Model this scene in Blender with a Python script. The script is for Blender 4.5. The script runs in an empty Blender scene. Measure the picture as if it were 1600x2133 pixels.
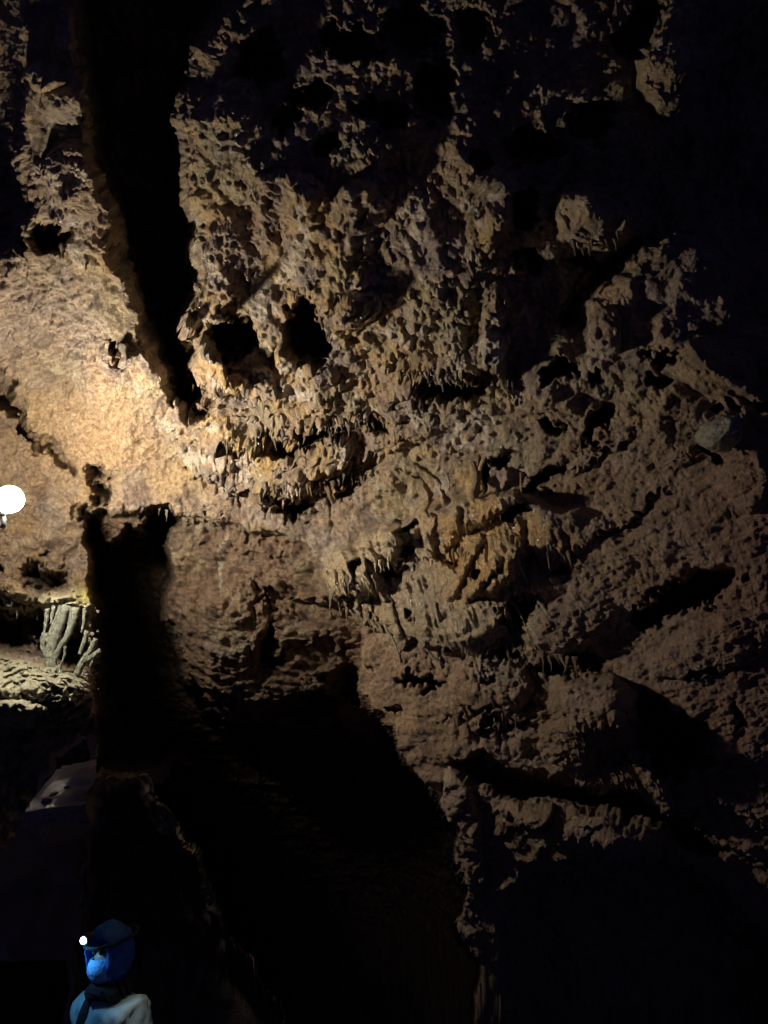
import bpy, bmesh, math, random
import numpy as np
from mathutils import Vector, Matrix

# ------------------------------------------------------------------ camera
FPX, W, H = 1500.0, 1600.0, 2133.0
PITCH, ROLL = math.radians(16.0), math.radians(-5.0)
fwd = np.array([0, math.cos(PITCH), math.sin(PITCH)])
r0 = np.array([1.0, 0, 0]); u0 = np.array([0, -math.sin(PITCH), math.cos(PITCH)])
rgt = math.cos(ROLL) * r0 + math.sin(ROLL) * u0
upv = -math.sin(ROLL) * r0 + math.cos(ROLL) * u0
CAM = np.array([0.0, 0.0, 0.0])
scene = bpy.context.scene
col = scene.collection
cam_d = bpy.data.cameras.new('camera'); cam = bpy.data.objects.new('camera', cam_d); col.objects.link(cam)
cam_d.sensor_fit = 'VERTICAL'; cam_d.sensor_height = 36.0; cam_d.lens = FPX / H * 36.0
cam_d.clip_start = 0.05; cam_d.clip_end = 200
cam.matrix_world = Matrix(((rgt[0], upv[0], -fwd[0], 0), (rgt[1], upv[1], -fwd[1], 0), (rgt[2], upv[2], -fwd[2], 0), (0, 0, 0, 1)))
scene.camera = cam
# ------------------------------------------------------------------ world: underground, only a trace of cold light
world = bpy.data.worlds.new('World'); scene.world = world; world.use_nodes = True
bg = world.node_tree.nodes['Background']
bg.inputs['Color'].default_value = (0.27, 0.26, 1.0, 1); bg.inputs['Strength'].default_value = 0.038
vs = scene.view_settings
vs.view_transform = 'Standard'; vs.look = 'None'; vs.gamma = 1.0; vs.exposure = 0.0; vs.use_curve_mapping = False
scene.cycles.use_denoising = True
scene.cycles.max_bounces = 4; scene.cycles.diffuse_bounces = 3; scene.cycles.glossy_bounces = 1; scene.cycles.adaptive_threshold = .02
scene.cycles.sample_clamp_indirect = 3.0
scene.cycles.filter_width = 1.2
LAMP_PX, LAMP_DEPTH, LAMP_R, LAMP_W = (20, 1040), 3.70, 0.070, 135.0


def unproj(px, py, d):
    px = np.asarray(px, float); py = np.asarray(py, float); d = np.asarray(d, float)
    a = ((px - W / 2) / FPX)[..., None]; b = ((H / 2 - py) / FPX)[..., None]
    return CAM + d[..., None] * (fwd + a * rgt + b * upv)


def V(px, py, d):
    return Vector(unproj(px, py, d))


# ------------------------------------------------------------------ noise (numpy)
_rs = np.random.RandomState(7)
_g = _rs.normal(size=(256, 3)); _g /= np.linalg.norm(_g, axis=1)[:, None]; _g = _g.astype(np.float32)


def _hash(x, y, z, seed):
    h = (x.astype(np.uint32) * np.uint32(73856093)) ^ (y.astype(np.uint32) * np.uint32(19349663)) ^ (z.astype(np.uint32) * np.uint32(83492791))
    h = h + np.uint32((seed * 2654435761) & 0xffffffff)
    h ^= h >> np.uint32(15); h *= np.uint32(2246822519); h ^= h >> np.uint32(13); h *= np.uint32(3266489917); h ^= h >> np.uint32(16)
    return h


def perlin(P, f, seed=0):
    p = (P * f).astype(np.float32); i = np.floor(p).astype(np.int32); fr = p - i
    w = fr * fr * fr * (fr * (fr * 6 - 15) + 10)
    out = np.zeros(len(p), np.float32)
    for dx in (0, 1):
        wx = w[:, 0] if dx else 1 - w[:, 0]
        for dy in (0, 1):
            wy = w[:, 1] if dy else 1 - w[:, 1]
            for dz in (0, 1):
                wz = w[:, 2] if dz else 1 - w[:, 2]
                g = _g[_hash(i[:, 0] + dx, i[:, 1] + dy, i[:, 2] + dz, seed) & np.uint32(255)]
                out += wx * wy * wz * (g[:, 0] * (fr[:, 0] - dx) + g[:, 1] * (fr[:, 1] - dy) + g[:, 2] * (fr[:, 2] - dz))
    return out * 1.5


def fbm(P, f, o=4, seed=0, gain=0.5, ridged=False):
    s = 0; a = 1.0
    for k in range(o):
        n = perlin(P, f * 2.03 ** k, seed + k * 17)
        s = s + a * ((1 - 2 * np.abs(n)) if ridged else n); a *= gain
    return s


def worley(P, f, seed=0):
    """F1 distance (cells) and the id of the nearest point."""
    p = (P * f).astype(np.float32); i = np.floor(p - 0.5).astype(np.int32)
    best = np.full(len(p), 9.0, np.float32); bid = np.zeros(len(p), np.uint32)
    for dx in (0, 1):
        for dy in (0, 1):
            for dz in (0, 1):
                cx, cy, cz = i[:, 0] + dx, i[:, 1] + dy, i[:, 2] + dz
                h = _hash(cx, cy, cz, seed)
                jx = (h & np.uint32(1023)).astype(np.float32) / 1023; jy = ((h >> np.uint32(10)) & np.uint32(1023)).astype(np.float32) / 1023
                jz = ((h >> np.uint32(20)) & np.uint32(1023)).astype(np.float32) / 1023
                d = (cx + .12 + .76 * jx - p[:, 0]) ** 2 + (cy + .12 + .76 * jy - p[:, 1]) ** 2 + (cz + .12 + .76 * jz - p[:, 2]) ** 2
                m = d < best
                best[m] = d[m]; bid[m] = h[m]
    return np.sqrt(best), bid


def sstep(a, b, x):
    t = np.clip((x - a) / (b - a), 0, 1); return t * t * (3 - 2 * t)


# ------------------------------------------------------------------ the cave's rock face
def axis(lo, a, b, hi, st):
    inn = np.arange(a, b, st); out = []
    x = a; s = st
    while x > lo: s *= 1.12; x -= s; out.append(x)
    lows = out[::-1]; out = []; x = inn[-1]; s = st
    while x < hi: s *= 1.12; x += s; out.append(x)
    return np.concatenate([lows, inn, out])


STEP = 2.15
gx = axis(-700, -30, 1630, 2300, STEP); gy = axis(-800, -30, 1930, 2900, STEP)
NX, NY = len(gx), len(gy)
PX, PY = np.meshgrid(gx, gy); PX = PX.ravel().astype(np.float32); PY = PY.ravel().astype(np.float32)
Q = np.stack([PX, PY, np.zeros_like(PX)], 1)
# ragged outlines: the feature coordinates wander
WXN = 13 * perlin(Q, 1 / 70., 1) + 8 * perlin(Q, 1 / 27., 2) + 5 * perlin(Q, 1 / 11., 3)
WYN = 13 * perlin(Q, 1 / 70., 4) + 8 * perlin(Q, 1 / 27., 5) + 5 * perlin(Q, 1 / 11., 6)
FX = PX + WXN; FY = PY + WYN
SX = PX + 13 * perlin(Q, 1 / 70., 1) + 7 * perlin(Q, 1 / 27., 2); SY = PY + 13 * perlin(Q, 1 / 70., 4) + 7 * perlin(Q, 1 / 27., 5)
HX = FX + .9 * WXN + 10 * perlin(Q, 1 / 42., 8); HY = FY + .9 * WYN + 10 * perlin(Q, 1 / 42., 9)

CX = np.array([-700, -300, 0, 200, 400, 600, 800, 1000, 1200, 1400, 1600, 1900, 2300.])
CY = np.array([-800, -300, 0, 200, 400, 600, 800, 950, 1050, 1150, 1300, 1500, 1700, 1900, 2133, 2400, 2900.])
FRONT = np.array([
    [2.6, 2.6, 2.6, 2.6, 2.6, 2.6, 2.6, 2.6, 2.6, 2.6, 2.6, 2.6, 2.6],
    [3.2, 3.2, 3.2, 3.2, 3.2, 3.2, 3.2, 3.2, 3.2, 3.2, 3.2, 3.2, 3.2],
    [3.5, 3.5, 3.4, 3.38, 3.35, 3.35, 3.35, 3.4, 3.4, 3.4, 3.4, 3.3, 3.2],
    [3.65, 3.65, 3.55, 3.52, 3.5, 3.5, 3.5, 3.5, 3.5, 3.5, 3.45, 3.3, 3.2],
    [3.9, 3.9, 3.8, 3.78, 3.73, 3.7, 3.68, 3.66, 3.64, 3.6, 3.5, 3.3, 3.1],
    [4.1, 4.2, 4.2, 4.14, 4.08, 4.02, 3.96, 3.9, 3.8, 3.66, 3.5, 3.3, 3.0],
    [4.2, 4.6, 4.65, 4.6, 4.5, 4.45, 4.34, 4.18, 3.95, 3.72, 3.5, 3.2, 2.9],
    [4.3, 4.8, 4.95, 5.0, 4.98, 4.92, 4.75, 4.46, 4.1, 3.78, 3.5, 3.2, 2.8],
    [4.3, 4.7, 4.95, 5.1, 5.2, 5.2, 4.95, 4.56, 4.16, 3.8, 3.5, 3.2, 2.8],
    [4.2, 4.6, 4.9, 5.1, 5.2, 5.2, 4.9, 4.51, 4.15, 3.8, 3.5, 3.2, 2.8],
    [4.1, 4.5, 4.8, 5.0, 5.1, 5.1, 4.75, 4.43, 4.1, 3.78, 3.48, 3.2, 2.8],
    [4.0, 4.4, 4.7, 4.9, 5.0, 4.9, 4.6, 4.33, 4.05, 3.76, 3.46, 3.1, 2.8],
    [4.0, 4.4, 4.7, 4.9, 5.0, 4.9, 4.65, 4.43, 4.18, 3.9, 3.6, 3.2, 2.8],
    [4.0, 4.4, 4.7, 4.9, 5.0, 5.0, 4.85, 4.65, 4.45, 4.2, 3.9, 3.5, 3.1],
    [4.0, 4.4, 4.7, 4.9, 5.0, 5.2, 5.2, 5.1, 4.95, 4.7, 4.4, 3.9, 3.4],
    [4.0, 4.4, 4.7, 4.9, 5.0, 6.0, 6.5, 6.5, 6.5, 6.3, 6.0, 5.4, 4.7],
    [3.5, 4.0, 4.2, 4.5, 4.6, 6.0, 6.5, 6.5, 6.5, 6.3, 6.0, 5.4, 4.7]])


def table(T, X, Y, cx=CX, cy=CY, blur=55):
    ux = np.arange(cx[0], cx[-1] + 1, 20.); uy = np.arange(cy[0], cy[-1] + 1, 20.)
    R = np.stack([np.interp(ux, cx, r) for r in T]); R = np.stack([np.interp(uy, cy, R[:, k]) for k in range(R.shape[1])], 1)
    k = np.exp(-0.5 * (np.arange(-9, 10) * 20. / blur) ** 2); k /= k.sum()
    R = np.pad(R, 9, mode='edge')
    R = np.apply_along_axis(lambda v: np.convolve(v, k, 'valid'), 0, R); R = np.apply_along_axis(lambda v: np.convolve(v, k, 'valid'), 1, R)
    fx = np.clip((X - ux[0]) / 20., 0, len(ux) - 1.001); fy = np.clip((Y - uy[0]) / 20., 0, len(uy) - 1.001)
    ix = fx.astype(int); iy = fy.astype(int); tx = fx - ix; ty = fy - iy
    return R[iy, ix] * (1 - tx) * (1 - ty) + R[iy, ix + 1] * tx * (1 - ty) + R[iy + 1, ix] * (1 - tx) * ty + R[iy + 1, ix + 1] * tx * ty


def sdpoly(pts, X, Y):
    """signed distance to a closed outline, positive inside"""
    pts = np.array(pts, float); n = len(pts)
    d = np.full(X.shape, 1e9, np.float32); ins = np.zeros(X.shape, bool)
    for k in range(n):
        a, b = pts[k], pts[(k + 1) % n]; e = b - a; wx = X - a[0]; wy = Y - a[1]
        t = np.clip((wx * e[0] + wy * e[1]) / (e @ e + 1e-9), 0, 1)
        d = np.minimum(d, (wx - e[0] * t) ** 2 + (wy - e[1] * t) ** 2)
        c = ((a[1] <= Y) != (b[1] <= Y)) & (wx < e[0] * wy / (e[1] if abs(e[1]) > 1e-9 else 1e-9))
        ins ^= c
    d = np.sqrt(d)
    return np.where(ins, d, -d)


off = np.zeros(len(PX), np.float32)       # metres away from the viewer
hole = np.zeros(len(PX), np.float32)      # 0..1 where a cavity has been cut


def box(x0, y0, x1, y1, m=60):
    return np.where((PX > x0 - m) & (PX < x1 + m) & (PY > y0 - m) & (PY < y1 + m))[0]


def cut(pts, depth, soft=26):
    p = np.array(pts, float); I = box(*p.min(0), *p.max(0))
    s = sdpoly(pts, FX[I], FY[I]); k = sstep(-6, soft, s)
    off[I] += depth * k; hole[I] = np.maximum(hole[I], k)


def pit(x, y, rx, ry, ang, depth, soft=.75):
    a = math.radians(ang); I = box(x - rx - ry, y - rx - ry, x + rx + ry, y + rx + ry)
    g = min(1., max(rx, ry) / 45.); X = HX[I] * g + FX[I] * (1 - g) - x; Y = HY[I] * g + FY[I] * (1 - g) - y
    u = (X * math.cos(a) + Y * math.sin(a)) / rx; v = (-X * math.sin(a) + Y * math.cos(a)) / ry
    k = 1 - sstep(1 - soft, 1.08, np.sqrt(u * u + v * v))
    off[I] += depth * k; hole[I] = np.maximum(hole[I], k)


def bump(x, y, rx, ry, ang, h, pw=0.5):
    a = math.radians(ang); I = box(x - rx - ry, y - rx - ry, x + rx + ry, y + rx + ry, 5)
    X = FX[I] * .6 + PX[I] * .4 - x; Y = FY[I] * .6 + PY[I] * .4 - y
    u = (X * math.cos(a) + Y * math.sin(a)) / rx; v = (-X * math.sin(a) + Y * math.cos(a)) / ry
    off[I] -= h * np.clip(1 - u * u - v * v, 0, 1) ** pw


def ledge(pts, under, fall, lip=0.06, lipw=30, soft=8, fringe=16):
    """an overhanging lip along a line, dripping: the rock drops back below it (image-down side) and swells above it"""
    p = np.array(pts, float); I = box(*p.min(0), *p.max(0), 160)
    X = FX[I] + WXN[I]; Y = FY[I] + WYN[I]; xs = p[:, 0]; yl = np.interp(X, xs, p[:, 1])
    q = np.stack([(PX[I] - .12 * PY[I]) / 11., PY[I] / 160., 0 * X + p[0, 0]], 1)
    dr = np.clip(1 - 2.2 * np.abs(perlin(q, .62, 400)), 0, 1) ** 1.3 * (1.7 * np.clip(.45 + 1.2 * perlin(q, .27, 401), 0, 1.2)) + .35 * np.clip(1 - 2.2 * np.abs(perlin(q, 1.35, 404)), 0, 1)
    s = Y - yl - fringe * dr
    end = sstep(0, 70, X - xs[0] + 20 * perlin(q, .4, 402)) * sstep(0, 70, xs[-1] - X + 20 * perlin(q, .4, 403))
    off[I] += end * under * sstep(-2, soft, s) * np.exp(-np.clip(s, 0, None) / fall)
    off[I] -= end * lip * np.where(s < soft, np.exp(-np.abs(s - 2) / lipw), 0) * (1 - sstep(0, soft, s))


def shelf(pts, h_, fall, top=16):
    p = np.array(pts, float); I = box(*p.min(0), *p.max(0), 320); X, Y = SX[I], SY[I]; xs = p[:, 0]; s = Y - np.interp(X, xs, p[:, 1])
    end = sstep(-10, 60, X - xs[0]) * sstep(-10, 170, xs[-1] - X)
    off[I] -= h_ * end * sstep(-top, 5, s) * np.exp(-(np.clip(s, 0, None) / fall) ** 1.5)


def ridge(pts, w, h):
    p = np.array(pts, float); I = box(*p.min(0), *p.max(0), w + 20)
    X = FX[I] * .5 + PX[I] * .5; Y = FY[I] * .5 + PY[I] * .5; d = np.full(len(I), 1e9)
    for a, b in zip(p[:-1], p[1:]):
        e = b - a; t = np.clip(((X - a[0]) * e[0] + (Y - a[1]) * e[1]) / (e @ e), 0, 1)
        d = np.minimum(d, np.hypot(X - a[0] - e[0] * t, Y - a[1] - e[1] * t))
    off[I] -= h * np.clip(1 - (d / w) ** 2, 0, 1) ** .6


# --- the opening in the middle: the lower chamber lies behind it
OPEN = [(178, 1085), (205, 1060), (235, 1075), (330, 1062), (400, 1072), (470, 1092), (560, 1108), (640, 1130), (672, 1180), (690, 1235), (722, 1270), (752, 1310),
        (760, 1370), (744, 1425), (775, 1480), (812, 1520), (850, 1590), (890, 1650), (918, 1690), (952, 1740), (938, 1800), (966, 1860), (950, 1930), (1000, 2020), (985, 2133), (1040, 2300), (1040, 3100), (-900, 3100),
        (-900, 1800), (0, 1790), (36, 1755), (66, 1690), (88, 1610), (112, 1575), (150, 1560), (196, 1500), (222, 1470), (226, 1400), (222, 1330), (214, 1250), (196, 1190), (170, 1130)]
BACK = np.array([
    [6.0] * 13, [6.0] * 13, [6.0] * 13, [6.0] * 13, [6.0] * 13, [6.0] * 13, [6.0] * 13,
    [6.0, 6.0, 5.6, 5.3, 5.25, 5.2, 5.2, 5.3, 5.3, 5.3, 5.3, 5.3, 5.3],
    [7.0, 7.0, 6.5, 5.4, 5.3, 5.25, 5.2, 5.3, 5.3, 5.3, 5.3, 5.3, 5.3],
    [8.0, 8.0, 7.5, 5.6, 5.5, 5.4, 5.3, 5.3, 5.3, 5.3, 5.3, 5.3, 5.3],
    [9.0, 9.0, 8.5, 6.0, 5.85, 5.7, 5.7, 5.5, 5.3, 5.3, 5.3, 5.3, 5.3],
    [9.0, 9.0, 9.0, 7.2, 6.7, 6.7, 7.4, 7.2, 5.8, 5.3, 5.3, 5.3, 5.3],
    [9.0, 9.0, 9.5, 16, 15, 14, 14, 12, 7.0, 5.5, 5.3, 5.3, 5.3],
    [14, 14, 16, 20, 20, 20, 20, 16, 9.0, 5.5, 5.3, 5.3, 5.3],
    [14, 14, 16, 20, 20, 20, 20, 16, 9.0, 5.5, 5.3, 5.3, 5.3],
    [14, 14, 16, 20, 20, 20, 20, 16, 9.0, 5.5, 5.3, 5.3, 5.3],
    [14, 14, 16, 20, 20, 20, 20, 16, 9.0, 5.5, 5.3, 5.3, 5.3]])
sd_open = sdpoly(OPEN, SX, SY)
TONGUE = [(190, 1470), (226, 1440), (255, 1500), (300, 1590), (330, 1660), (420, 1790), (470, 1930), (600, 2120), (650, 3200), (150, 3200), (120, 2300), (150, 2000), (172, 1860), (166, 1770), (178, 1690), (194, 1590)]
_tI = np.where((PX > 0) & (PX < 900) & (PY > 1400))[0]; off[_tI] += 1.5 * sstep(1440, 1850, PY[_tI]) * sstep(-20, 60, sdpoly(TONGUE, SX[_tI], SY[_tI]))
sd_open = np.minimum(sd_open, -sdpoly(TONGUE, SX, SY))
m_open = sstep(-5, 9, sd_open)

# --- big cavities in the roof
cut([(140, -900), (140, 0), (165, 200), (180, 350), (215, 430), (225, 490), (245, 560), (275, 650), (303, 720), (335, 785), (365, 850), (395, 882), (418, 850), (428, 800),
     (405, 770), (412, 735), (385, 690), (398, 650), (425, 620), (436, 560), (418, 520), (430, 470), (400, 420), (395, 330), (385, 250), (400, 200), (410, 150), (440, 60), (500, 0), (520, -900)], 1.7, 62)
cut([(-900, -900), (60, -900), (40, 60), (52, 200), (45, 300), (62, 350), (82, 420), (52, 470), (50, 540), (0, 548), (-900, 560)], 1.0, 50)
cut([(1440, 150), (1520, 40), (1700, -100), (2500, -200), (2500, 690), (1500, 702), (1508, 620), (1490, 560), (1450, 500), (1380, 520), (1300, 580), (1240, 630), (1225, 680), (1180, 712),
     (1105, 690), (1150, 620), (1235, 525), (1310, 478), (1335, 400), (1355, 330), (1425, 250)], .5, 70)
# --- holes in the rock; many are shadows of bumps, cut as pits
for a in [(100, 490, 48, 40, 0, .8), (482, 708, 50, 44, 30, .7), (510, 690, 30, 26, 0, .5), (404, 700, 20, 30, 20, .4), (640, 700, 52, 58, 0, .7), (640, 640, 40, 24, 0, .5), (246, 738, 16, 36, 10, .5), (372, 820, 50, 40, 40, .5), (430, 860, 26, 30, 0, .4),
          (910, 190, 48, 80, 10, 0.48), (800, 236, 75, 34, 10, 0.36), (690, 300, 30, 30, 0, 0.24), (1105, 305, 58, 46, 0, 0.48), (1088, 440, 36, 62, 10, 0.48), (1105, 552, 28, 30, 0, 0.36),
          (1212, 545, 38, 28, 30, 0.42), (640, 200, 60, 36, 0, 0.30), (540, 130, 50, 70, 20, 0.36), (730, 90, 90, 40, 10, 0.30), (860, 60, 70, 70, 0, 0.30), (590, 250, 26, 36, 0, 0.24), (1240, 250, 50, 60, 20, 0.36),
          (1330, 60, 50, 80, 30, 0.36), (980, 60, 40, 60, 0, 0.18), (1000, 330, 30, 26, 0, .35),
          (960, 806, 95, 26, -7, .5), (1168, 778, 46, 18, -38, .4), (1236, 786, 12, 20, 10, .25), (1142, 884, 32, 18, 10, .35), (1242, 890, 22, 58, 25, .35),
          (1040, 960, 20, 17, 0, .3), (622, 1056, 56, 26, 4, .45), (650, 912, 92, 14, -16, .4), (585, 925, 18, 24, -20, .3), (788, 890, 30, 20, -10, .35), (735, 985, 62, 24, -22, .35),
          (1014, 990, 11, 28, 5, .25), (1132, 1006, 54, 18, -36, .35), (1080, 1066, 30, 16, -25, .3), (1088, 1268, 48, 30, -32, .3), (948, 1170, 14, 14, 30, .12), (1000, 1195, 12, 18, 20, .12),
          (742, 1185, 8, 44, 4, .14), (800, 1192, 26, 8, 0, .10), (855, 1152, 24, 9, -20, .12), (860, 1093, 30, 8, -20, .15), (775, 1285, 14, 7, 20, .1), (850, 1278, 10, 8, 0, .1), (1165, 1192, 22, 10, 0, .15),
          (1430, 1240, 120, 44, -24, .7), (1340, 1290, 34, 26, -20, .5), (1150, 1392, 42, 24, 5, .4), (1225, 1370, 40, 18, 20, .2), (1455, 1402, 46, 9, -14, .2), (1400, 1560, 92, 62, 20, .8), (1360, 1480, 30, 46, -40, .5),
          (1545, 1490, 16, 30, -35, .25), (1470, 945, 30, 12, 35, .25), (1590, 850, 26, 18, 0, .35), (1490, 850, 14, 12, 0, .15), (1520, 838, 14, 12, 0, .15), (1380, 745, 60, 16, 5, .35), (1370, 790, 26, 18, 0, .25),
          (870, 1420, 60, 14, 4, .25), (1000, 1480, 40, 9, 8, .12), (1050, 1505, 60, 12, 6, .2), (810, 1486, 22, 8, 0, .1),
          (92, 1200, 58, 26, -8, .8), (60, 1180, 22, 20, 0, .4), (85, 1152, 16, 10, 0, .2), (4, 1182, 9, 14, 0, .3), (-40, 1310, 150, 60, 0, 1.2), (85, 1300, 22, 48, 0, .8), (140, 1370, 22, 44, 20, .35), (195, 1085, 28, 44, 0, .6), (200, 985, 26, 30, 10, .5), (214, 1026, 22, 26, -20, .5), (160, 1060, 9, 22, 10, .12), 
          (130, 1170, 14, 14, 40, .15)]:
    pit(*a)
# shadow of a ridge, shaped as a crack running down to the lamp
for (x, y, rx, ry, an, d) in [(-30, 770, 40, 50, 20, .6), (10, 835, 28, 66, -15, .45), (46, 898, 46, 20, 52, .4), (92, 935, 40, 15, 40, .3), (130, 966, 30, 11, 40, .22)]:
    pit(x, y, rx, ry, an, d)
# lower right: hollow under the draped wall and the dark foot of it
cut([(930, 1596), (1000, 1560), (1060, 1600), (1150, 1618), (1250, 1640), (1330, 1642), (1385, 1700), (1450, 1715), (1520, 1790), (1460, 1800), (1380, 1740), (1280, 1700), (1180, 1690), (1080, 1680), (990, 1650)], .55, 34)
cut([(1080, 1800), (1200, 1800), (1380, 1770), (1500, 1850), (1640, 2000), (1700, 3100), (1100, 3100), (1040, 1950)], .6, 60)
bump(1230, 1745, 165, 62, 6, .5, .8); bump(1090, 1700, 60, 40, 0, .3); bump(960, 1760, 46, 160, -6, .12)

# --- swellings, lips and ledges
ridge([(380, 668), (420, 720), (470, 785), (500, 800)], 15, .22); ridge([(455, 660), (485, 695), (498, 715)], 12, .3)
bump(240, 800, 120, 90, 30, .10); bump(300, 770, 50, 40, 30, .12); bump(150, 380, 70, 90, 0, .12); bump(150, 200, 70, 60, 0, .1); bump(90, 160, 40, 30, 0, .1)
bump(730, 655, 70, 40, -30, .16); bump(595, 745, 26, 40, 0, .12); bump(545, 800, 40, 30, 40, .12); bump(470, 800, 30, 22, 40, .08)
bump(1030, 690, 34, 110, 5, .16); bump(1020, 470, 44, 110, 15, .18); bump(1240, 450, 90, 70, 20, .25); bump(1400, 130, 70, 120, 0, .2); bump(1260, 690, 40, 50, 0, .15)
bump(480, 250, 70, 90, 20, .15); bump(600, 420, 90, 70, 0, .08); bump(750, 430, 60, 60, 0, .08)
ledge([(395, 940), (480, 930), (560, 905), (640, 905), (720, 885), (800, 860)], .16, 26, .09)
ledge([(520, 1020), (600, 1022), (680, 1022), (760, 985), (800, 975)], .18, 30, .12)
ledge([(820, 770), (880, 775), (1000, 790), (1100, 800)], .14, 26, .10)
ledge([(360, 985), (440, 985), (500, 1000), (570, 1010)], .10, 20, .05)
ledge([(200, 1055), (300, 1055), (400, 1065), (520, 1098), (650, 1112)], .01, 30, .05, 40)
bump(650, 960, 90, 45, -15, .16); bump(480, 930, 70, 50, -10, .10); bump(600, 1000, 60, 30, 0, .08)
# central flowstone
shelf([(655, 1172), (700, 1150), (790, 1112), (860, 1082), (930, 1052), (1070, 1022), (1150, 1060), (1290, 1090)], .17, 200)
bump(1000, 1065, 110, 34, -20, .14, .6); bump(735, 1195, 66, 60, 10, .20, .6); bump(1020, 1180, 90, 62, -30, .16, .6); bump(815, 1122, 24, 46, -4, .13, .45); bump(806, 1160, 44, 20, -6, .08, .5); bump(835, 1090, 46, 8, -8, .05, .5); bump(930, 1255, 150, 90, -10, .10, .8)
bump(820, 1120, 60, 22, -10, .08); bump(985, 1310, 90, 50, -25, .12)
for k, (x, y, l) in enumerate([(680, 1205, 40), (694, 1220, 52), (708, 1225, 60), (724, 1220, 70), (758, 1205, 60), (776, 1225, 40), (716, 1262, 40), (760, 1268, 34)]):
    ridge([(x, y - l * .6), (x + 6, y), (x + 16 + k, y + l * .6)], 6, .045)
for p in [[(1000, 1120), (968, 1180), (940, 1240)], [(1045, 1170), (1010, 1215), (975, 1250)], [(1075, 1150), (1062, 1190), (1030, 1235)], [(880, 1150), (920, 1180), (960, 1190)],
          [(1070, 1270), (1030, 1305), (975, 1335), (930, 1350)], [(790, 1220), (815, 1290), (840, 1345)], [(900, 1080), (890, 1120), (900, 1150)], [(950, 1065), (950, 1110), (930, 1140)]]:
    ridge(p, 13, .06)
for p in [[(820, 985), (862, 1010), (885, 1040), (893, 1075)], [(850, 975), (900, 1010), (925, 1052)], [(990, 960), (1000, 1010), (985, 1045)], [(1000, 945), (1040, 940), (1060, 985), (1050, 1020)]]:
    ridge(p, 6, .03)
ledge([(640, 1210), (700, 1262), (760, 1292), (820, 1300)], .10, 30, .05, fringe=12)
ledge([(765, 1168), (830, 1176), (915, 1172)], .07, 16, .03, fringe=12)
ledge([(930, 1092), (1010, 1086), (1100, 1052)], .06, 14, .03, fringe=12)
ledge([(830, 1300), (910, 1340), (980, 1378), (1060, 1392)], .10, 30, .04, fringe=18)
ledge([(1050, 1140), (1120, 1150), (1210, 1160)], .08, 20, .05)
ledge([(1010, 1270), (1070, 1240), (1130, 1215)], .12, 40, .05, fringe=24)
ledge([(980, 1350), (1060, 1340), (1130, 1370), (1200, 1385), (1270, 1380)], .12, 26, .06)
ledge([(920, 1500), (1000, 1500), (1080, 1495), (1130, 1500)], .10, 18, .05)
# draped dome on the lower right
bump(1240, 1480, 100, 80, 25, .38, .6); bump(1180, 1560, 70, 60, 30, .2, .7); bump(1020, 1430, 90, 60, 0, .12); bump(1180, 1300, 110, 60, -10, .16, .8)
for k in range(10):
    x = 1150 + k * 19; ridge([(x, 1490 + k * 5), (x + 30, 1560 + k * 4), (x + 66, 1630 + k * 4)], 10, .06)
ridge([(1280, 1500), (1330, 1580), (1370, 1640), (1390, 1690)], 20, .14)
ledge([(1110, 1010), (1200, 965), (1330, 880)], .05, 24, .04, fringe=8); ledge([(1180, 1130), (1300, 1070), (1430, 1000)], .05, 26, .04, fringe=8)
bump(1500, 880, 60, 70, -20, .06); bump(1480, 760, 110, 60, 20, .16); bump(1560, 1000, 60, 70, 0, .15); ridge([(1440, 720), (1500, 780), (1580, 830)], 12, .06); ridge([(1575, 950), (1590, 1000), (1560, 1060)], 12, .08)
bump(1500, 1340, 160, 60, -20, .12)
# left of the lamp's rock: a shelf that stands out below it, a second one under the hole
bump(150, 1250, 90, 30, 0, .75, .5); bump(30, 1225, 50, 24, 20, .35); bump(120, 1090, 60, 60, 0, .10); bump(25, 1110, 60, 50, 0, .08); bump(70, 1440, 185, 80, 8, 1.15, .6); bump(190, 1290, 30, 40, 0, .35); bump(20, 1490, 80, 30, 0, .5)
ledge([(-40, 1250), (30, 1262), (90, 1280), (150, 1285), (215, 1275)], .10, 30, .05)
# recess wall relief (behind the opening)
ledge([(360, 1120), (480, 1135), (620, 1150)], .04, 30, .02, fringe=10); ledge([(510, 1245), (600, 1226), (700, 1240), (760, 1250)], .16, 70, .04, fringe=10)
ledge([(520, 1345), (620, 1325), (760, 1330)], .16, 60, .04, fringe=14); ledge([(500, 1470), (620, 1440), (760, 1415)], .5, 120, .05, fringe=20)
for k in range(7):
    x = 385 + k * 24; ridge([(x, 1330 + 9 * (k % 3)), (x + 4, 1400), (x + 12, 1480 + 8 * (k % 2))], 9, .03)
cut([(185, 1090), (215, 1125), (238, 1118), (262, 1092), (290, 1108), (318, 1062), (350, 1056), (385, 1078), (356, 1108), (340, 1140), (366, 1190), (340, 1280), (372, 1330), (392, 1400), (440, 1480), (510, 1540), (560, 1620), (190, 1620)], 3.2, 26)
pit(330, 1082, 46, 14, -10, .3); pit(720, 1420, 60, 40, 0, .6); pit(640, 1480, 70, 40, 0, .5); pit(560, 1345, 26, 40, 0, .3)
bump(470, 1320, 90, 130, 10, .25, .8)

front = table(FRONT, PX, PY); back = table(BACK, PX, PY, blur=45)
base = front * (1 - m_open) + back * m_open
depth = base + off
P0 = unproj(PX, PY, depth)
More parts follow.
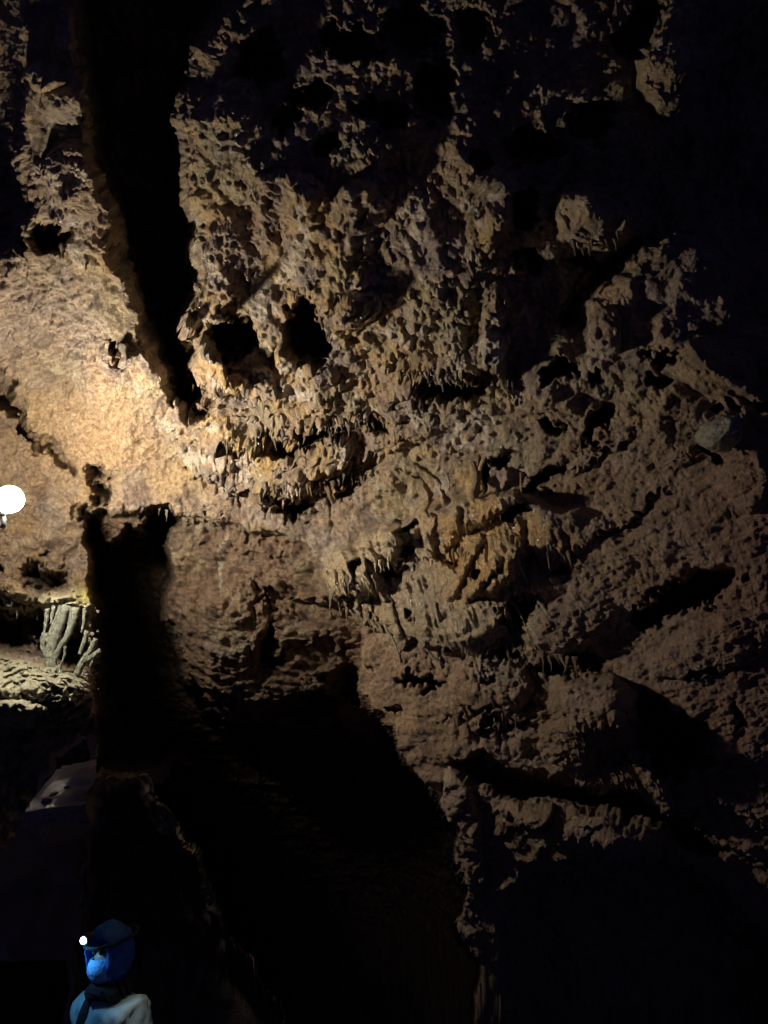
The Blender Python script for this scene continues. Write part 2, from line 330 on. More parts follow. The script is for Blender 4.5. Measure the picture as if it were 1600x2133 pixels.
# smooth normal of the bare wall, for the relief
e = 8.0
fr = lambda X, Y: unproj(X, Y, table(FRONT, X, Y))
N = np.cross(fr(PX, PY + e) - fr(PX, PY - e), fr(PX + e, PY) - fr(PX - e, PY)); N /= np.linalg.norm(N, axis=1)[:, None]
N[(N * (P0 - CAM)).sum(1) > 0] *= -1
view = P0 - CAM; view /= np.linalg.norm(view, axis=1)[:, None]

# --- where the rock is popcorn, smooth flowstone, streaked ...
def zone(pts, soft=60):
    return sstep(-soft, soft, sdpoly(pts, PX + 2 * WXN, PY + 2 * WYN))


z_pop = zone([(390, 100), (900, 250), (1080, 380), (1090, 720), (1080, 1000), (960, 1040), (820, 960), (640, 1090), (380, 1000), (290, 900), (400, 800)], 50)
z_pop = np.maximum(z_pop, .8 * zone([(60, 60), (180, 60), (260, 560), (330, 800), (250, 700), (150, 560), (40, 560)], 30))
z_left = zone([(-300, 560), (170, 560), (300, 800), (380, 960), (300, 1040), (-300, 1040)], 40)
z_flow = zone([(670, 1190), (700, 1150), (780, 1110), (880, 1075), (1050, 1000), (1140, 1090), (1190, 1140), (1130, 1240), (1050, 1330), (1000, 1380), (900, 1330), (780, 1300), (690, 1250)], 22)
z_back = m_open * 1.0
z_low = zone([(700, 1300), (900, 1360), (1040, 1410), (1060, 1460), (960, 1570), (860, 1620), (700, 1500)], 30)
z_right = zone([(1100, 900), (1700, 800), (2000, 1300), (1900, 2500), (1000, 2500), (950, 1650), (1150, 1300)], 60)
z_far = zone([(400, -900), (2500, -900), (2500, 500), (1050, 380), (820, 230), (420, 120)], 60)

G = np.array([0.05, 0.0, -1.0])
Pw = P0.astype(np.float32)
Pg = Pw * np.array([1, 1, .72], np.float32)
big = fbm(Pw, 2.2, 3, 11)
mid = fbm(Pw, 7.0, 3, 31)
warp = np.stack([perlin(Pw, 9, 71), perlin(Pw, 9, 72), perlin(Pw, 9, 73)], 1) * .045
f1, id1 = worley(Pg + warp, 10.5, 5)
f2, id2 = worley(Pg + warp * .7, 24.0, 6)
f3, id3 = worley(Pg + warp * .35, 50.0, 8)
lump = lambda f, r: np.sqrt(np.clip(1 - (f / r) ** 2, 0, 1))
rnd = lambda h: ((h >> np.uint32(7)) & np.uint32(255)).astype(np.float32) / 255
L1 = lump(f1, .72) * (.35 + .65 * rnd(id1)); L2 = lump(f2, .72) * (.3 + .7 * rnd(id2)); L3 = lump(f3, .72) * (.3 + .7 * rnd(id3))
rid = -fbm(Pw, 9.0, 4, 51, .55, True)                       # rounded swellings, thin creases
fine = fbm(Pw, 34.0, 3, 91, .6)
# beds of the right wall run up to the right
Ps = np.stack([(PX * .9 - PY * .42) * .2, PX * .42 + PY * .9, np.zeros_like(PX)], 1) / 24.0
bed = perlin(Ps, 1.0, 61) + .7 * perlin(Ps, 2.3, 62) + .4 * perlin(Ps, 4.6, 63)
patch = sstep(-.15, .35, perlin(Pw, 3.4, 101))
speck = lump(f3, .5) * (rnd(id3) > .78) + 1.6 * lump(f2, .42) * (rnd(id2) > .9)
pop2 = sstep(-.3, .2, perlin(Pw, 4.0, 111)); pop3 = .3 + .7 * sstep(-.3, .3, perlin(Pw, 5.0, 112))
Pd = np.stack([(PX - .22 * PY) / 20., PY / 95., 0 * PX], 1)
drape = (1 - 2.4 * np.abs(perlin(Pd, 1, 301))) + .5 * (1 - 2.4 * np.abs(perlin(Pd, 2.1, 302)))
strat = perlin(np.stack([PX / 46., (PY + .18 * PX) / 9., 0 * PX], 1), 1, 311) + .6 * perlin(np.stack([PX / 20., PY / 5., 0 * PX], 1), 1, 312)
oth = np.clip(1 - z_pop - z_left - z_flow, 0, 1)
h = (.10 * big + .045 * mid) * (1 - .65 * z_flow) * (1 - .4 * z_low) * (1 - .45 * z_right) * (1 - .3 * z_far)
amp = .45 + .55 * sstep(-.25, .3, perlin(Pw, 2.1, 120))
soft = 1 - .5 * sstep(500, 100, PY)
h = h + z_pop * amp * (.040 * (L1 - .4) + .036 * (L2 - .3) * (.35 + .65 * pop2) + .020 * (L3 - .4) * pop3 + .016 * rid * patch + .007 * fine)
h = h + z_left * (.028 * rid + .026 * (L2 - .4) * patch + .016 * (L3 - .4) + .016 * fine + .020 * strat * sstep(900, 720, PY) - .030 * speck)
h = h + zone([(-300, 1040), (220, 1040), (225, 1500), (-300, 1560), (-300, 1900), (80, 1900), (60, 1500)], 20) * (.04 * rid + .03 * (L1 - .4) + .02 * (L2 - .4) + .010 * fine - .02 * speck)
h = h + z_flow * (.028 * drape * (.4 + .6 * sstep(-.2, .3, perlin(Pw, 4, 303))) + .010 * (L2 - .4) + .008 * (L3 - .4) + .002 * fine)
h = h + oth * (1 - z_back) * (1 - z_left) * (.4 + .6 * amp) * (.014 * (L1 - .4) * (1 - z_low) * (1 - .6 * z_right) + .024 * rid * (1 - .5 * z_low) + .009 * (L2 - .4) * (1 - .6 * z_low) * (1 - .5 * z_right) + .007 * (L3 - .4) + .006 * fine + z_right * .028 * bed * (.4 + .6 * patch) - .008 * speck)
h = h + z_far * (1 - z_pop) * (.035 * (L1 - .4) + .03 * rid)
h = h + oth * z_back * (.034 * rid + .010 * (L2 - .4) + .010 * (L3 - .4) + .008 * fine + .05 * mid - .010 * speck)
h = h * soft
P = P0 + N * h[:, None]
# fringes sag with gravity where lumps are proud
P = P + G * (np.clip(L2 - .5, 0, 1) * z_pop * .05)[:, None]
DEPTH = ((P - CAM) @ fwd).astype(np.float32)

# ------------------------------------------------------------------ colours of the rock itself
def lerp(a, b, t):
    return a + (b - a) * t[:, None]


C = np.zeros((len(PX), 3)); C[:] = (.34, .265, .19)
n1 = sstep(-.4, .5, fbm(Pw, 1.7, 3, 201)); n2 = sstep(-.3, .5, fbm(Pw, 4.5, 3, 211)); n3 = sstep(-.1, .5, fbm(Pw, 3.0, 3, 221)); n4 = sstep(.1, .55, fbm(Pw, 6.0, 3, 231)); n5 = sstep(0, .5, fbm(Pw, 2.6, 3, 236))
C = lerp(C, np.array([.42, .31, .19]), n1 * .7)
C = lerp(C, np.array([.29, .245, .225]), n2 * .85)
C = lerp(C, np.array([.47, .34, .15]), n3 * np.maximum(z_pop, .4) * .8)
C = lerp(C, np.array([.35, .32, .21]), n5 * .6)
C = lerp(C, np.array([.15, .105, .08]), n4 * .7)
wht = sstep(.28, .5, fbm(Pw, 5.5, 3, 261)); C = lerp(C, np.array([.56, .51, .44]), wht * .75 * (.4 + .6 * z_pop))
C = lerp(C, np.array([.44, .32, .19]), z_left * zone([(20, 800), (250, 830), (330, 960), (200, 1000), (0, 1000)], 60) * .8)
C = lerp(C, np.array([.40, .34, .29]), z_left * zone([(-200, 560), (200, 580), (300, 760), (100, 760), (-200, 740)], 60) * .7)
C = lerp(C, np.array([.48, .40, .26]), z_flow * .75)
C = lerp(C, np.array([.55, .46, .30]), zone([(795, 1080), (832, 1075), (846, 1170), (770, 1175)], 12) * .8)
C = lerp(C, np.array([.56, .38, .17]), z_flow * sstep(-.5, .15, perlin(Pw, 5, 241)) * zone([(880, 1050), (1000, 1010), (1140, 1000), (1210, 1130), (1150, 1200), (1050, 1260), (930, 1230)], 40) * .9)
C = lerp(C, np.array([.43, .37, .29]), .7 * zone([(840, 1110), (930, 1100), (920, 1230), (980, 1330), (830, 1280), (760, 1150)], 30) * .6)
C = lerp(C, np.array([.55, .53, .50]), z_back * sstep(.25, .6, perlin(np.stack([PX / 22, PY / 110, 0 * PX], 1), 1, 251)) * zone([(380, 1120), (520, 1130), (540, 1480), (380, 1460)], 50) * .7)
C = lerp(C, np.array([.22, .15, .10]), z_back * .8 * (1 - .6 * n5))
C = lerp(C, np.array([.50, .46, .40]), z_back * sstep(.2, .5, perlin(np.stack([PX / 14, PY / 120, 0 * PX], 1), 1, 255)) * zone([(420, 1120), (500, 1120), (540, 1500), (400, 1480)], 40) * .75)
C = lerp(C, np.array([.34, .235, .15]), z_low * .7)
C = lerp(C, np.array([.27, .195, .13]), z_right * .72)
C = lerp(C, np.array([.36, .29, .24]), z_right * .45 * n2)
C = lerp(C, np.array([.30, .18, .14]), z_right * .6 * sstep(1300, 1600, PX))
C = lerp(C, np.array([.38, .40, .27]), zone([(40, 1230), (215, 1225), (220, 1290), (100, 1290), (-80, 1300)], 14) * .75)
C = lerp(C, np.array([.36, .33, .08]), zone([(150, 1222), (205, 1222), (214, 1250), (160, 1252)], 10) * .8)
C = lerp(C, np.array([.30, .33, .25]), zone([(-200, 1370), (120, 1370), (170, 1400), (150, 1500), (-200, 1510)], 20) * .8)
C = C * np.array([1.06, .97, .84])
C = np.clip(C * (0.88 + .22 * np.clip(rnd(id2), 0, 1))[:, None], .02, .8)
WET = np.clip(.25 + .75 * z_flow + .5 * patch * z_pop + .25 * n4, 0, 1)

# ------------------------------------------------------------------ materials
def nodes_of(name):
    m = bpy.data.materials.new(name); m.use_nodes = True
    nt = m.node_tree; return m, nt, nt.nodes['Principled BSDF']


def rock_material(name, tint=None, scale=1.0, rough=(.14, .85), bump_s=1.0, spec=.5):
    m, nt, b = nodes_of(name); N_ = nt.nodes; L = nt.links
    tc = N_.new('ShaderNodeTexCoord')
    if tint is None:
        at = N_.new('ShaderNodeAttribute'); at.attribute_name = 'rock_colour'; src = at.outputs['Color']
        aw = N_.new('ShaderNodeAttribute'); aw.attribute_name = 'wetness'; wet = aw.outputs['Fac']
    else:
        rgb = N_.new('ShaderNodeRGB'); rgb.outputs[0].default_value = (*tint, 1); src = rgb.outputs[0]
        v = N_.new('ShaderNodeValue'); v.outputs[0].default_value = .6; wet = v.outputs[0]
    n1 = N_.new('ShaderNodeTexNoise'); n1.inputs['Scale'].default_value = 38 * scale; n1.inputs['Detail'].default_value = 6; n1.inputs['Roughness'].default_value = .68
    L.new(tc.outputs['Object'], n1.inputs['Vector'])
    ramp = N_.new('ShaderNodeMapRange'); ramp.inputs['From Min'].default_value = .3; ramp.inputs['From Max'].default_value = .72; ramp.inputs['To Min'].default_value = .45; ramp.inputs['To Max'].default_value = 1.4
    L.new(n1.outputs['Fac'], ramp.inputs['Value'])
    mul = N_.new('ShaderNodeMix'); mul.data_type = 'RGBA'; mul.blend_type = 'MULTIPLY'; mul.inputs['Factor'].default_value = 1
    L.new(src, mul.inputs[6]); L.new(ramp.outputs[0], mul.inputs[7]); L.new(mul.outputs[2], b.inputs['Base Color'])
    n2 = N_.new('ShaderNodeTexNoise'); n2.inputs['Scale'].default_value = 95 * scale; n2.inputs['Detail'].default_value = 5; n2.inputs['Roughness'].default_value = .65
    L.new(tc.outputs['Object'], n2.inputs['Vector'])
    bp = N_.new('ShaderNodeBump'); bp.inputs['Strength'].default_value = bump_s; bp.inputs['Distance'].default_value = .02
    add = N_.new('ShaderNodeMath'); add.operation = 'ADD'; L.new(n1.outputs['Fac'], add.inputs[0]); L.new(n2.outputs['Fac'], add.inputs[1])
    L.new(add.outputs[0], bp.inputs['Height']); L.new(bp.outputs['Normal'], b.inputs['Normal'])
    n3 = N_.new('ShaderNodeTexNoise'); n3.inputs['Scale'].default_value = 55 * scale; n3.inputs['Detail'].default_value = 4
    L.new(tc.outputs['Object'], n3.inputs['Vector'])
    mm = N_.new('ShaderNodeMath'); mm.operation = 'MULTIPLY'; L.new(wet, mm.inputs[0]); L.new(n3.outputs['Fac'], mm.inputs[1])
    mr = N_.new('ShaderNodeMapRange'); mr.inputs['From Min'].default_value = .12; mr.inputs['From Max'].default_value = .55; mr.inputs['To Min'].default_value = rough[1]; mr.inputs['To Max'].default_value = rough[0]
    L.new(mm.outputs[0], mr.inputs['Value']); L.new(mr.outputs[0], b.inputs['Roughness'])
    b.inputs['Specular IOR Level'].default_value = spec
    cw = N_.new('ShaderNodeMapRange'); cw.inputs['From Min'].default_value = .16; cw.inputs['From Max'].default_value = .42; cw.inputs['To Min'].default_value = 0; cw.inputs['To Max'].default_value = .9
    L.new(mm.outputs[0], cw.inputs['Value']); L.new(cw.outputs[0], b.inputs['Coat Weight']); b.inputs['Coat Roughness'].default_value = .13; L.new(bp.outputs['Normal'], b.inputs['Coat Normal'])   # a film of water
    return m


def plain(name, c, rough=.6, metal=0., noise=.2, scale=30):
    m, nt, b = nodes_of(name); N_ = nt.nodes; L = nt.links
    tc = N_.new('ShaderNodeTexCoord'); n = N_.new('ShaderNodeTexNoise'); n.inputs['Scale'].default_value = scale; n.inputs['Detail'].default_value = 4
    L.new(tc.outputs['Object'], n.inputs['Vector'])
    mr = N_.new('ShaderNodeMapRange'); mr.inputs['To Min'].default_value = 1 - noise; mr.inputs['To Max'].default_value = 1 + noise; L.new(n.outputs['Fac'], mr.inputs['Value'])
    mul = N_.new('ShaderNodeMix'); mul.data_type = 'RGBA'; mul.blend_type = 'MULTIPLY'; mul.inputs['Factor'].default_value = 1; mul.inputs[6].default_value = (*c, 1)
    L.new(mr.outputs[0], mul.inputs[7]); L.new(mul.outputs[2], b.inputs['Base Color'])
    bp = N_.new('ShaderNodeBump'); bp.inputs['Strength'].default_value = .5; bp.inputs['Distance'].default_value = .02; L.new(n.outputs['Fac'], bp.inputs['Height']); L.new(bp.outputs['Normal'], b.inputs['Normal'])
    b.inputs['Roughness'].default_value = rough; b.inputs['Metallic'].default_value = metal
    return m


def emit(name, c, s):
    m, nt, b = nodes_of(name)
    b.inputs['Base Color'].default_value = (*c, 1); b.inputs['Emission Color'].default_value = (*c, 1); b.inputs['Emission Strength'].default_value = s
    return m


ROCK = rock_material('cave_rock')
OCHRE = rock_material('ochre_calcite', (.42, .28, .14)); PALE = rock_material('pale_calcite', (.42, .34, .24)); GREY = rock_material('grey_calcite', (.34, .28, .22))
CREAM = rock_material('cream_calcite', (.52, .41, .24), bump_s=.35); BROWN = rock_material('brown_calcite', (.30, .22, .15)); GREEN = rock_material('greenish_limestone', (.25, .26, .19))


def link(o, parent=None, **props):
    col.objects.link(o)
    if parent is not None:
        o.parent = parent; o.matrix_parent_inverse = parent.matrix_world.inverted()
    for k, v in props.items(): o[k] = v
    return o


def mesh_obj(name, verts, faces, mat, parent=None, smooth=True, **props):
    me = bpy.data.meshes.new(name); me.from_pydata([tuple(v) for v in verts], [], [tuple(f) for f in faces]); me.update()
    if smooth: me.polygons.foreach_set('use_smooth', [True] * len(me.polygons))
    me.materials.append(mat)
    return link(bpy.data.objects.new(name, me), parent, **props)


# ------------------------------------------------------------------ cut the face into the pieces of the setting
FORM = [(665, 1185), (700, 1148), (780, 1108), (880, 1070), (940, 1045), (1055, 1010), (1125, 1090), (1185, 1130), (1150, 1200), (1110, 1260), (1050, 1335), (1000, 1375), (930, 1345), (860, 1305), (780, 1295), (700, 1255)]
RIGHT = [(2600, 690), (1500, 702), (1240, 640), (1150, 800), (1120, 1000), (1185, 1130), (1150, 1200), (1110, 1260), (1050, 1335), (1000, 1375), (930, 1345), (860, 1305), (780, 1295), (700, 1255), (752, 1310), (760, 1370), (744, 1425), (775, 1480), (812, 1520), (850, 1590),
         (890, 1650), (900, 1700), (900, 2133), (900, 3200), (2600, 3200)]
ii = (np.arange(NY - 1)[:, None] * NX + np.arange(NX - 1)[None, :]).ravel()
quads = np.stack([ii, ii + NX, ii + NX + 1, ii + 1], 1)
jump = DEPTH[quads].max(1) - DEPTH[quads].min(1)
fcx, fcy = FX[ii], FY[ii]
reg = np.zeros(len(ii), int)
reg[(fcx < 300) & (fcy > 1050)] = 1
reg[sdpoly(RIGHT, fcx, fcy) > 0] = 2
reg[sd_open[ii] > 3] = 3
reg[sdpoly(FORM, fcx, fcy) > 0] = 4
reg[(jump > .15) & (PX[ii] < 200) & (PY[ii] > 1530) & (PY[ii] < 1800)] = 9     # the side passage opens here


def rock_piece(name, k, **props):
    f = quads[reg == k]; used, inv = np.unique(f.ravel(), return_inverse=True)
    me = bpy.data.meshes.new(name); me.vertices.add(len(used)); me.vertices.foreach_set('co', P[used].astype(np.float32).ravel())
    me.loops.add(len(inv)); me.loops.foreach_set('vertex_index', inv.astype(np.int32).ravel())
    nf = len(f); me.polygons.add(nf); me.polygons.foreach_set('loop_start', np.arange(0, nf * 4, 4, dtype=np.int32)); me.polygons.foreach_set('loop_total', np.full(nf, 4, np.int32))
    me.polygons.foreach_set('use_smooth', np.ones(nf, bool)); me.update(calc_edges=True)
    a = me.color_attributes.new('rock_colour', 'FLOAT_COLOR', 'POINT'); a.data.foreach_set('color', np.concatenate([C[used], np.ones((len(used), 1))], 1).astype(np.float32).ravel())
    a = me.attributes.new('wetness', 'FLOAT', 'POINT'); a.data.foreach_set('value', WET[used].astype(np.float32))
    me.materials.append(ROCK)
    return link(bpy.data.objects.new(name, me), None, **props)


ceiling = rock_piece('cave_ceiling', 0, kind='structure', label='lumpy tan cave roof covered in popcorn calcite', category='cave ceiling')
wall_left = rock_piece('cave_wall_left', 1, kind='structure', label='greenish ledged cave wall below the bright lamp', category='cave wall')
wall_right = rock_piece('cave_wall_right', 2, kind='structure', label='rough brown cave wall with draped ledges and dark hollows', category='cave wall')
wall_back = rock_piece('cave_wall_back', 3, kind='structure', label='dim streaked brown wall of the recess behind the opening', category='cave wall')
flow = rock_piece('flowstone_cascade', 4, label='glossy ochre and grey flowstone cascade bulging from the wall', category='flowstone')

# ------------------------------------------------------------------ the lamp
lp = V(*LAMP_PX, LAMP_DEPTH)


def sphere(r, c, seg=20, ring=12):
    vs_, fs = [], []
    for i in range(ring + 1):
        t = math.pi * i / ring
        for j in range(seg):
            a = 2 * math.pi * j / seg; vs_.append((c[0] + r * math.sin(t) * math.cos(a), c[1] + r * math.sin(t) * math.sin(a), c[2] + r * math.cos(t)))
    for i in range(ring):
        for j in range(seg): fs.append((i * seg + j, (i + 1) * seg + j, (i + 1) * seg + (j + 1) % seg, i * seg + (j + 1) % seg))
    return vs_, fs


lamp = bpy.data.objects.new('wall_lamp', None); lamp.location = lp
link(lamp, None, label='glaring white lamp fixed in front of the tan rock', category='lamp'); bpy.context.view_layer.update()
mesh_obj('bulb', *sphere(LAMP_R, lp, 12, 8), emit('lamp_glow', (1.0, .90, .77), 780.0), lamp)

ld = bpy.data.lights.new('lamp_beam', 'SPOT'); ld.energy = LAMP_W; ld.color = (1.0, .90, .77); ld.spot_size = math.radians(136); ld.spot_blend = 1.0; ld.shadow_soft_size = .07
aim = Vector(.56 * rgt + .22 * upv + .80 * fwd).normalized()
lo = bpy.data.objects.new('lamp_beam', ld); lo.location = lp + aim * (LAMP_R + .05); lo.rotation_euler = aim.to_track_quat('-Z', 'Y').to_euler(); link(lo, lamp)

# bracket, hood and cable of the lamp: it stands off the rock on a bent pipe
def tube(pts, radii, sides=8, lumps=0., seed=0, cap=True):
    """a bent, lumpy, tapering tube through world points"""
    pts = [Vector(p) for p in pts]; n = len(pts); vs_, fs = [], []; rr = random.Random(seed)
    ref = Vector((.3, 1, .2)).normalized()
    for i, p in enumerate(pts):
        t = (pts[min(i + 1, n - 1)] - pts[max(i - 1, 0)]).normalized(); a = t.cross(ref).normalized(); b = t.cross(a)
        for j in range(sides):
            g = 2 * math.pi * j / sides; q = radii[i] * (1 + lumps * rr.uniform(-1, 1)); vs_.append(p + (a * math.cos(g) + b * math.sin(g)) * q)
    for i in range(n - 1):
        for j in range(sides): fs.append((i * sides + j, i * sides + (j + 1) % sides, (i + 1) * sides + (j + 1) % sides, (i + 1) * sides + j))
    if cap: fs.append(tuple(range(sides))[::-1]); fs.append(tuple(range((n - 1) * sides, n * sides)))
    return vs_, fs


def smooth_path(pts, sub=4):
    """Catmull-Rom through points of any size"""
    P_ = [np.array(p, float) for p in pts]; P_ = [2 * P_[0] - P_[1]] + P_ + [2 * P_[-1] - P_[-2]]; out = []
    for i in range(1, len(P_) - 2):
        for k in range(sub):
            t = k / sub; p0, p1, p2, p3 = P_[i - 1:i + 3]
            out.append(.5 * (2 * p1 + (p2 - p0) * t + (2 * p0 - 5 * p1 + 4 * p2 - p3) * t * t + (3 * p1 - p0 - 3 * p2 + p3) * t ** 3))
    out.append(P_[-2]); return out


def depth_at(px, py):
    i = int(np.clip(np.searchsorted(gx, px), 0, NX - 1)); j = int(np.clip(np.searchsorted(gy, py), 0, NY - 1))
    return float(DEPTH[j * NX + i])


def near_depth(px, py, r=8):
    return min(depth_at(px + a, py + b) for a in (-r, 0, r) for b in (-r, 0, r))


METAL = plain('dull_metal', (.09, .09, .09), .5, .7); RUBBER = plain('cable_rubber', (.03, .03, .03), .6)
wall_pt = V(8, 1075, depth_at(8, 1075) + .03)
mesh_obj('bracket', *tube(smooth_path([lp + Vector((-.05, .03, -.03)), lp + Vector((-.10, .14, -.10)), lp.lerp(wall_pt, .6) + Vector((-.05, 0, -.04)), wall_pt], 4), [.013] * 13, 8), METAL, lamp)
mesh_obj('lamp_holder', *tube([lp + Vector((-.030, .018, -.018)), lp + Vector((-.058, .034, -.034)), lp + Vector((-.075, .045, -.044))], [.036, .044, .030], 14), METAL, lamp)
mesh_obj('cable', *tube(smooth_path([lp + Vector((-.07, .05, -.04)), V(-12, 1090, 4.25), V(-30, 1120, 4.6), V(-60, 1150, depth_at(-60, 1150) - .02)], 5), [.006] * 16, 6), RUBBER, lamp)

# ------------------------------------------------------------------ stalactites: one mesh each, parts of the rock they hang from
rng = random.Random(5)
SHAPES = []
for k in range(9):
    rr = random.Random(40 + k); n = 7; pts = []; rad = []; bx, by = 0., 0.
    for i in range(n):
        t = i / (n - 1); bx += rr.uniform(-.035, .035); by += rr.uniform(-.035, .035)
        pts.append((bx * t * 2, by * t * 2, .25 - 1.25 * t)); rad.append(max(.012, (1.0 - t) ** (.75 + .5 * rr.random()) * (1 + .22 * rr.uniform(-1, 1)) * (1.25 if t < .2 else 1)))
    vs_, fs = tube(pts, [1.0] * n, 8, 0, k)
    vs_ = [Vector((pts[i // 8][0] + (v.x - pts[i // 8][0]) * rad[i // 8] * .16 * (1 + .25 * rr.uniform(-1, 1)), pts[i // 8][1] + (v.y - pts[i // 8][1]) * rad[i // 8] * .16 * (1 + .25 * rr.uniform(-1, 1)), pts[i // 8][2])) for i, v in enumerate(vs_)]
    SHAPES.append((vs_, fs))
MESHES = {}


def stalactite(px, py, length, parent, mat, fat=1.0, tilt=0.0, d=None):
    k = rng.randrange(len(SHAPES)); key = (k, mat.name)
    if key not in MESHES:
        me = bpy.data.meshes.new('stalactite'); me.from_pydata([tuple(v) for v in SHAPES[k][0]], [], [tuple(f) for f in SHAPES[k][1]]); me.update()
        me.polygons.foreach_set('use_smooth', [True] * len(me.polygons)); me.materials.append(mat); MESHES[key] = me
    o = bpy.data.objects.new('stalactite', MESHES[key]); dd = (near_depth(px, py) if d is None else d) + .012
    L_ = length / FPX * dd; o.location = V(px, py, dd); o.scale = (L_ * fat, L_ * fat, L_)
    o.rotation_euler = (rng.uniform(-.08, .08), tilt + rng.uniform(-.1, .1), rng.uniform(0, 6.28)); o.rotation_mode = 'XYZ'
    return link(o, parent)


def fringe(line, n, lo, hi, parent, mats, fat=(.8, 1.6), tilt=0., jitter=9):
    xs = [p[0] for p in line]; ys = [p[1] for p in line]; out = []
    for i in range(n):
        x = xs[0] + (xs[-1] - xs[0]) * (i + rng.random()) / n; y = float(np.interp(x, xs, ys)) + rng.uniform(-jitter, jitter)
        stalactite(x, y, lo + (hi - lo) * rng.random() ** 2, parent, rng.choice(mats), rng.uniform(*fat), tilt)


fringe([(545, 1008), (620, 1016), (690, 1014), (760, 975)], 22, 16, 40, ceiling, [OCHRE, OCHRE, PALE])
fringe([(460, 935), (520, 915), (600, 905), (700, 895), (800, 862)], 20, 12, 28, ceiling, [OCHRE, PALE, GREY])
fringe([(830, 775), (900, 780), (1000, 790), (1090, 800)], 18, 18, 46, ceiling, [PALE, GREY, OCHRE])
fringe([(380, 970), (440, 985), (520, 1000)], 10, 10, 24, ceiling, [PALE, GREY])
fringe([(400, 800), (440, 830), (480, 800), (560, 850)], 10, 14, 30, ceiling, [OCHRE, PALE])
fringe([(580, 600), (640, 612), (700, 620), (740, 640)], 10, 14, 30, ceiling, [OCHRE, PALE])
fringe([(660, 880), (720, 870), (790, 880)], 8, 14, 26, ceiling, [OCHRE, GREY])
fringe([(1180, 520), (1240, 505), (1300, 480)], 7, 20, 50, ceiling, [OCHRE, GREY])
fringe([(260, 1050), (340, 1058), (420, 1070), (520, 1095)], 14, 8, 22, ceiling, [GREY, PALE])
fringe([(120, 520), (180, 545), (230, 560)], 6, 16, 34, ceiling, [GREY, PALE])
stalactite(258, 728, 34, ceiling, PALE, 1.8)
fringe([(690, 1235), (730, 1265), (780, 1290)], 8, 12, 34, flow, [OCHRE, PALE], (.8, 1.5), .25)
fringe([(676, 1195), (700, 1205), (730, 1215), (770, 1220)], 10, 14, 40, flow, [OCHRE, CREAM, BROWN], (.7, 1.2), .2)
fringe([(785, 1165), (830, 1172), (900, 1168)], 8, 8, 20, flow, [PALE, CREAM], (.9, 1.6), .1)
fringe([(930, 1150), (975, 1160)], 3, 26, 46, flow, [OCHRE], (.6, .9), .05)
fringe([(960, 1092), (1030, 1085), (1095, 1058)], 8, 8, 22, flow, [OCHRE], (.9, 1.6), .1)
fringe([(850, 1290), (920, 1330), (990, 1365)], 6, 14, 34, flow, [PALE, OCHRE], (.6, 1.1), .2)
fringe([(1000, 1345), (1080, 1345), (1140, 1368), (1210, 1385)], 14, 18, 44, wall_right, [OCHRE, BROWN], (.5, 1.0), .25)
fringe([(1060, 1140), (1130, 1150), (1190, 1160)], 9, 14, 34, wall_right, [OCHRE, BROWN], (.6, 1.0), .1)
fringe([(930, 1500), (1000, 1500), (1080, 1496)], 9, 14, 30, wall_right, [OCHRE, BROWN], (.6, 1.2), .15)
fringe([(60, 1165), (110, 1178), (150, 1180)], 8, 10, 22, wall_left, [PALE, OCHRE])
fringe([(20, 1255), (60, 1270), (110, 1284)], 7, 12, 24, wall_left, [GREEN, PALE])

# thin calcite strands on the cascade and its flank
def strand(name, pts, r0_, r1_, parent, mat, lift=.008, lumps=.12, sides=7):
    q = smooth_path(pts, 5); n = len(q); ds = np.array([depth_at(*p[:2]) for p in q]); lo = np.linspace(ds[0], ds[-1], n)
    dd = np.minimum(lo, ds + .02) - lift
    return mesh_obj(name, *tube([V(p[0], p[1], d) for p, d in zip(q, dd)], [(r0_ + (r1_ - r0_) * i / (n - 1)) / FPX * dd[i] for i in range(n)], sides, lumps, int(pts[0][0])), mat, parent)


for p, a_, b_, m_ in [([(1075, 1140), (1082, 1180), (1100, 1215), (1112, 1240)], 4, 2.2, GREY), ([(1112, 1240), (1135, 1270), (1160, 1300)], 4, 2, GREY), ([(1046, 1258), (1062, 1285), (1070, 1318)], 3.4, 2, OCHRE),
                  ([(1066, 1250), (1088, 1290), (1104, 1330)], 3, 1.6, OCHRE), ([(1020, 1300), (1034, 1330), (1044, 1352)], 3.4, 1.8, OCHRE), ([(905, 1255), (915, 1300), (930, 1330)], 3.4, 2, PALE),
                  ([(985, 965), (992, 1005), (982, 1040)], 8, 10, OCHRE), ([(1012, 945), (1000, 980), (1005, 1020)], 5, 5, OCHRE), ([(930, 985), (936, 1010), (930, 1030)], 3, 2, PALE),
                  ([(800, 1300), (822, 1340), (835, 1380)], 3, 1.5, PALE), ([(868, 1325), (900, 1365), (925, 1385)], 3, 2, GREY), ([(1085, 985), (1086, 1020), (1090, 1045)], 3, 2.4, OCHRE), ([(1215, 520), (1228, 540), (1234, 556)], 3, 1, GREY)]:
    strand('calcite_strand', p, a_, b_, wall_right if p[0][0] > 1110 else flow, m_)

